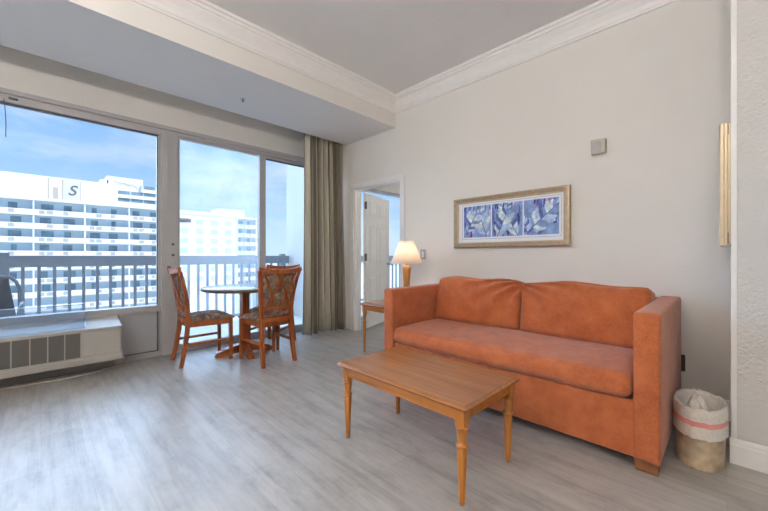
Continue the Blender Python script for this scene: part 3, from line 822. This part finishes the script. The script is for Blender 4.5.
for cx, cy, h, w in ((-.03, .02, .318, .035), (.03, .0, .322, .03), (.065, .02, .315, .03)):
    m.lathe([(w * 1.6, .18), (w * 1.1, .25), (w * .7, h - .02), (w * .2, h)], (cx, cy, 0), 9)
m.build('crumpled_bag_top', 'liner', wb2)

# ------------------------------------------------------------------ balcony
RY = 5.9
m = MB(); m.box((-3.2, YW + .15, -.14), (7.2, RY + .12, -.02)); struct(m.build('floor_balcony', 'concrete'))
PX = 3.32
m = MB(); m.box((PX, YW + .15, -.02), (PX + .14, RY + .06, 3.0)); struct(m.build('wall_balcony', 'concrete'))
rl = thing('balcony_railing', (0, RY, 0), 'grey balcony railing with vertical balusters outside the living room window', 'railing')
def railing(root, x0, x1, n, posts):
    O = root.location
    m = MB(O); m.box((x0, RY - .04, .945), (x1, RY + .04, 1.085), .006); m.build('top_rail', 'rail', root)
    m = MB(O); m.box((x0, RY - .025, .06), (x1, RY + .025, .10)); m.build('bottom_rail', 'rail', root)
    for k in range(n):
        x = x0 + (k + .5) * (x1 - x0) / n
        m = MB(O); m.box((x - .016, RY - .016, .10), (x + .016, RY + .016, .945)); m.build('baluster', 'rail', root)
    for x in posts:
        m = MB(O); m.box((x - .04, RY - .045, -.02), (x + .04, RY + .045, 1.12)); m.build('post', 'rail', root)
railing(rl, -2.4, PX, 42, (-.30, 3.2))
rb = thing('balcony_railing', (4, RY, 0), 'grey railing outside the bedroom window, seen through the doorway', 'railing')
railing(rb, PX + .14, 6.8, 25, ())
def patio_chair(x, y, rz, label):
    t = thing('patio_chair', (x, y, -.02), label, 'chair', rz=rz)
    for s in (-1, 1):
        m = MB(); m.tube([(-.02 + .03, s * .27, 0), (.0, s * .27, .2), (-.03, s * .27, .40), (-.12, s * .26, .75), (-.14, s * .235, .83), (-.15, s * .19, .875), (-.155, s * .1, .89), (-.155, 0, .89)], .016, 8); m.build('back_frame', 'patio_frame', t)
        m = MB(); m.tube([(.46, s * .27, 0), (.44, s * .27, .3), (.42, s * .275, .56), (.38, s * .28, .62), (.2, s * .285, .625), (-.05, s * .28, .61), (-.09, s * .26, .60)], .016, 8); m.build('arm_frame', 'patio_frame', t)
    m = MB(); R = [[(-.135 + .0, y2, .86) for y2 in (-.16, .16)], [(-.10, y2, .72) for y2 in (-.23, .23)], [(-.02, y2, .42) for y2 in (-.25, .25)]]
    m.hexa([(-.03, -.25, .41), (-.02, -.25, .41), (-.02, .25, .41), (-.03, .25, .41), (-.145, -.18, .87), (-.135, -.18, .87), (-.135, .18, .87), (-.145, .18, .87)]); m.build('back_sling', 'patio', t)
    m = MB(); m.box((-.02, -.25, .40), (.43, .25, .412)); m.build('seat_sling', 'patio', t)
    for bx_, bz_ in ((.43, .41), (-.02, .39)):
        m = MB(); m.beam((bx_, -.27, bz_), (bx_, .27, bz_), .02, .02); m.build('cross_bar', 'patio_frame', t)
    return t
patio_chair(-.42, 5.15, math.radians(-90), 'dark sling patio chair on the balcony outside the left window')

# ------------------------------------------------------------------ hotels across the way
def hotel(name, x0, x1, Y, floors, bays, label, parapet_top, win_floors):
    t = thing(name, (0, Y, -30), label, 'building')
    O = (0, Y, -30)
    m = MB(O); m.box((x0, Y + 1.5, -30), (x1, Y + 16, parapet_top[0])); m.build('facade_wall', 'b_recess', t)
    bw = (x1 - x0) / bays; hr = random.Random(bays)
    for k in range(floors):
        z = parapet_top[0] - 3.0 - 2.8 * k
        m = MB(O); m.box((x0, Y, z), (x1, Y + 1.55, z + .2)); m.box((x0, Y, z + .2), (x1, Y + .15, z + 1.15))
        m.mi = 1
        for b in range(bays):
            xb = x0 + b * bw
            for (u0, u1) in ((.10, .2), (.24, .36), (.56, .66)):
                if (k + b) % 3 != 2 or u0 > .2: m.box((xb + u0 * bw, Y - .06, z + .3), (xb + u1 * bw, Y + .02, z + 1.0))
        m.build('balcony', ['b_white', 'b_lattice'], t)
        if k < win_floors:
            for b in range(bays):
                xb = x0 + b * bw
                for (u0, u1) in ((.10 + hr.uniform(0, .06), hr.uniform(.26, .38)), (.54 + hr.uniform(0, .06), hr.uniform(.68, .82))):
                    m = MB(O); m.box((xb + u0 * bw, Y + 1.42, z + .25), (xb + u1 * bw, Y + 1.52, z + 2.45)); m.build('window', 'b_window', t)
    for b in range(bays + 1):
        x = x0 + b * bw
        m = MB(O); m.box((x - .12, Y + .1, -25), (x + .12, Y + 1.5, parapet_top[0])); m.build('divider', 'b_white', t)
    m = MB(O); m.box((x0 - .3, Y - .2, parapet_top[0]), (x1 + .3, Y + 16, parapet_top[0] + .5)); m.build('roof_slab', 'b_white', t)
    return t, O
B1Y = 99
h1, O1 = hotel('hotel_tower', -32.5, 22.5, B1Y, 11, 7, 'long white balcony hotel with rooftop S sign seen through the left window', (12.4,), 7)
m = MB(O1); m.box((-32.5, B1Y, 12.9), (12.5, B1Y + 9, 17.5)); m.build('roof_parapet', 'b_white', h1)
m = MB(O1)
for k in range(60):
    x = -32 + k * .62
    if x < .8: m.box((x, B1Y - .06, 13.2), (x + .1, B1Y + .02, 16.9))
m.build('parapet_rib', 'b_grey', h1)
m = MB(O1); m.box((1.0, B1Y - .12, 12.95), (1.2, B1Y, 17.2)); m.box((3.1, B1Y - .12, 12.95), (3.3, B1Y, 17.2)); m.box((1.75, B1Y - .08, 13.0), (2.55, B1Y, 15.4)); m.box((6.0, B1Y - .12, 12.95), (6.12, B1Y, 17.2)); m.build('joint_strip', 'b_line', h1)
m = MB(O1); m.box((3.4, B1Y - .1, 13.1), (6.0, B1Y + .02, 17.0)); sgp = m.build('sign_panel', 'b_grey', h1)
def text_part(body, size, mat, parent, off, name, shear=0.):
    cu = bpy.data.curves.new(name, 'FONT'); cu.body = body; cu.size = size; cu.extrude = .04; cu.align_x = 'CENTER'; cu.align_y = 'CENTER'; cu.shear = shear; cu.offset = .02
    tmp = bpy.data.objects.new(name, cu); COL.objects.link(tmp)
    dg = bpy.context.evaluated_depsgraph_get(); me = bpy.data.meshes.new_from_object(tmp.evaluated_get(dg))
    bpy.data.objects.remove(tmp, do_unlink=True); bpy.data.curves.remove(cu)
    me.transform(Matrix.Translation(off) @ Matrix.Rotation(PI / 2, 4, 'X'))
    me.materials.clear(); me.materials.append(M[mat])
    o = bpy.data.objects.new(name, me); COL.objects.link(o); o.parent = parent
    return o
text_part('S', 3.0, 'b_ink', sgp, (4.65, -.16, 44.95), 'letter', .25)
m = MB(O1); m.box((10.75, B1Y + 2, 12.9), (17.6, B1Y + 8, 19.6)); m.box((9.6, B1Y + 2, 12.9), (11, B1Y + 8, 18.6)); ph = m.build('penthouse', 'b_white', h1)
m = MB(O1)                          # illegible cursive roof sign
m.tube([(12.0 + .13 * i + .15 * math.sin(i * 1.7), B1Y + 1.92, 18.5 + .28 * math.sin(i * 1.25) + .15 * math.sin(i * .5) - .02 * i) for i in range(36)], .07, 5)
m.build('rooftop_lettering', 'b_gold', ph)
for k in range(3):                  # stepped upper floors at the right end
    z = 12.9 + 1.7 * k; xe = 22.5
    m = MB(O1); x0u = 12.5 if k < 2 else 17.0; m.box((x0u, B1Y - .1, z), (xe, B1Y + 8, z + .75)); m.build('upper_parapet', 'b_white', h1)
    m = MB(O1); m.box((x0u, B1Y + .5, z + .75), (xe, B1Y + 8, z + 1.7)); m.build('upper_wall', 'b_recess', h1)
    for j in range(4 if k < 2 else 2):
        m = MB(O1); x = 12.6 + 2.5 * (j if k < 2 else j + 2); m.box((x, B1Y + .38, z + .75), (x + 2.2, B1Y + .52, z + 1.65)); m.build('window', 'b_window', h1)
B2Y = 110
h2, O2 = hotel('hotel_annex', 44.2, 50.4, B2Y, 8, 1, 'balcony end of the white hotel behind the sliding door glass', (13.0,), 8)
m = MB(O2); m.box((27.0, B2Y + .5, -30), (44.2, B2Y + 16, 13.2)); m.box((27.0, B2Y + .2, 13.2), (44.4, B2Y + 16, 14.2)); m.build('side_wing', 'b_white', h2)
m = MB(O2); m.box((39.0, B2Y + 1, 13.2), (46.8, B2Y + 8, 15.8)); m.build('penthouse', 'b_white', h2)
for k in range(7):
    z = 10.4 - 2.8 * k
    for j in range(4):
        m = MB(O2); x = 28.2 + 4.1 * j; m.box((x, B2Y + .4, z), (x + 2.0, B2Y + .52, z + 1.5)); m.build('window', 'b_recess', h2)
m = MB(); m.box((-500, 20, -30.5), (900, 3000, -30)); struct(m.build('ground', 'sand'))

# ------------------------------------------------------------------ hanging bowl lights added to brighten the rooms (behind the camera, and in the bedroom)
def fill_bowl_light(x, y, zc, energy, label, dr_=.2):
    cl = thing('fill_bowl', (x, y, zc), label, 'added fill light', 'added bowl fill lights')
    m = MB(); m.lathe([(.07, 0), (.07, -.02), (.012, -.03), (.012, -dr_ - .10), (.03, -dr_ - .11), (.012, -dr_ - .12)], n=20); m.build('stem', 'chrome', cl)
    m = MB(); m.lathe([(.21, -dr_), (.20, -dr_ - .05), (.15, -dr_ - .10), (.05, -dr_ - .13), (.01, -dr_ - .13)], n=32, caps=False); m.build('bowl_shade', 'shade', cl)
    A = bpy.data.lights.new('fill_bulb', 'POINT'); A.shadow_soft_size = .12; A.energy = energy; A.color = (1, .955, .90)
    ao = bpy.data.objects.new('fill_bulb', A); COL.objects.link(ao); ao.location = (x, y, zc - dr_)
fill_bowl_light(-1.5, 1.0, CEIL, 165, 'added bowl fill light nearer the left wall', .55)
fill_bowl_light(-.75, -.25, CEIL, 120, 'added bowl fill light nearer the middle of the room', .45)
fill_bowl_light(4.9, 2.3, 2.55, 45, 'added bowl fill light in the bedroom')

# ------------------------------------------------------------------ daylight
W = bpy.data.worlds.new('sky'); S.world = W; W.use_nodes = True
N = W.node_tree.nodes; LK = W.node_tree.links
bg = N['Background']
tc = N.new('ShaderNodeTexCoord'); sx = N.new('ShaderNodeSeparateXYZ'); LK.new(tc.outputs['Generated'], sx.inputs[0])
sky = ramp(N, LK, sx.outputs['Z'], [(0, (.62, .80, .95)), (.06, (.55, .77, .98)), (.2, (.34, .58, .95)), (.45, (.20, .43, .88)), (1, (.10, .26, .70))])
mp = N.new('ShaderNodeMapping'); mp.inputs['Scale'].default_value = (2.2, 2.2, 7); mp.inputs['Rotation'].default_value = (0, .25, .4)
LK.new(tc.outputs['Generated'], mp.inputs['Vector'])
cn = noise(N, LK, 1.9, 8, mp.outputs['Vector'], .6)
cf = ramp(N, LK, cn.outputs['Fac'], [(.47, (0, 0, 0)), (.85, (.75, .75, .75))])
mx = N.new('ShaderNodeMix'); mx.data_type = 'RGBA'; LK.new(cf, mx.inputs['Factor']); LK.new(sky, mx.inputs['A']); mx.inputs['B'].default_value = (.93, .96, 1, 1)
LK.new(mx.outputs['Result'], bg.inputs['Color']); bg.inputs['Strength'].default_value = 1.0
def sun(name, frm, energy, angle, col):
    l = bpy.data.lights.new(name, 'SUN'); l.energy = energy; l.angle = math.radians(angle); l.color = col
    o = bpy.data.objects.new(name, l); COL.objects.link(o)
    o.rotation_euler = (-Vector(frm)).to_track_quat('-Z', 'Y').to_euler(); o.location = (0, -8, 12)
sun('sun', (.25, -.75, .85), 3.0, .6, (1, .96, .9))
sun('sky_fill_sun', (-.2, 1, .62), 7.5, 75, (.50, .71, 1))  # added second sun, a broad blue fill for the room

# ------------------------------------------------------------------ camera
cd = bpy.data.cameras.new('camera'); cam = bpy.data.objects.new('camera', cd); COL.objects.link(cam)
cd.sensor_width = 36; cd.lens = 343 / 768 * 36; cd.clip_start = .02; cd.clip_end = 5000; cd.shift_y = .5 / 768
cam.location = (0, 0, EYE); cam.rotation_euler = (PI / 2, 0, -PI / 4)
S.camera = cam
S.view_settings.view_transform = 'Standard'; S.view_settings.look = 'None'; S.view_settings.gamma = 1; S.view_settings.use_curve_mapping = False
S.view_settings.exposure = 0.2
S.cycles.max_bounces = 10; S.cycles.diffuse_bounces = 6; S.cycles.transparent_max_bounces = 16
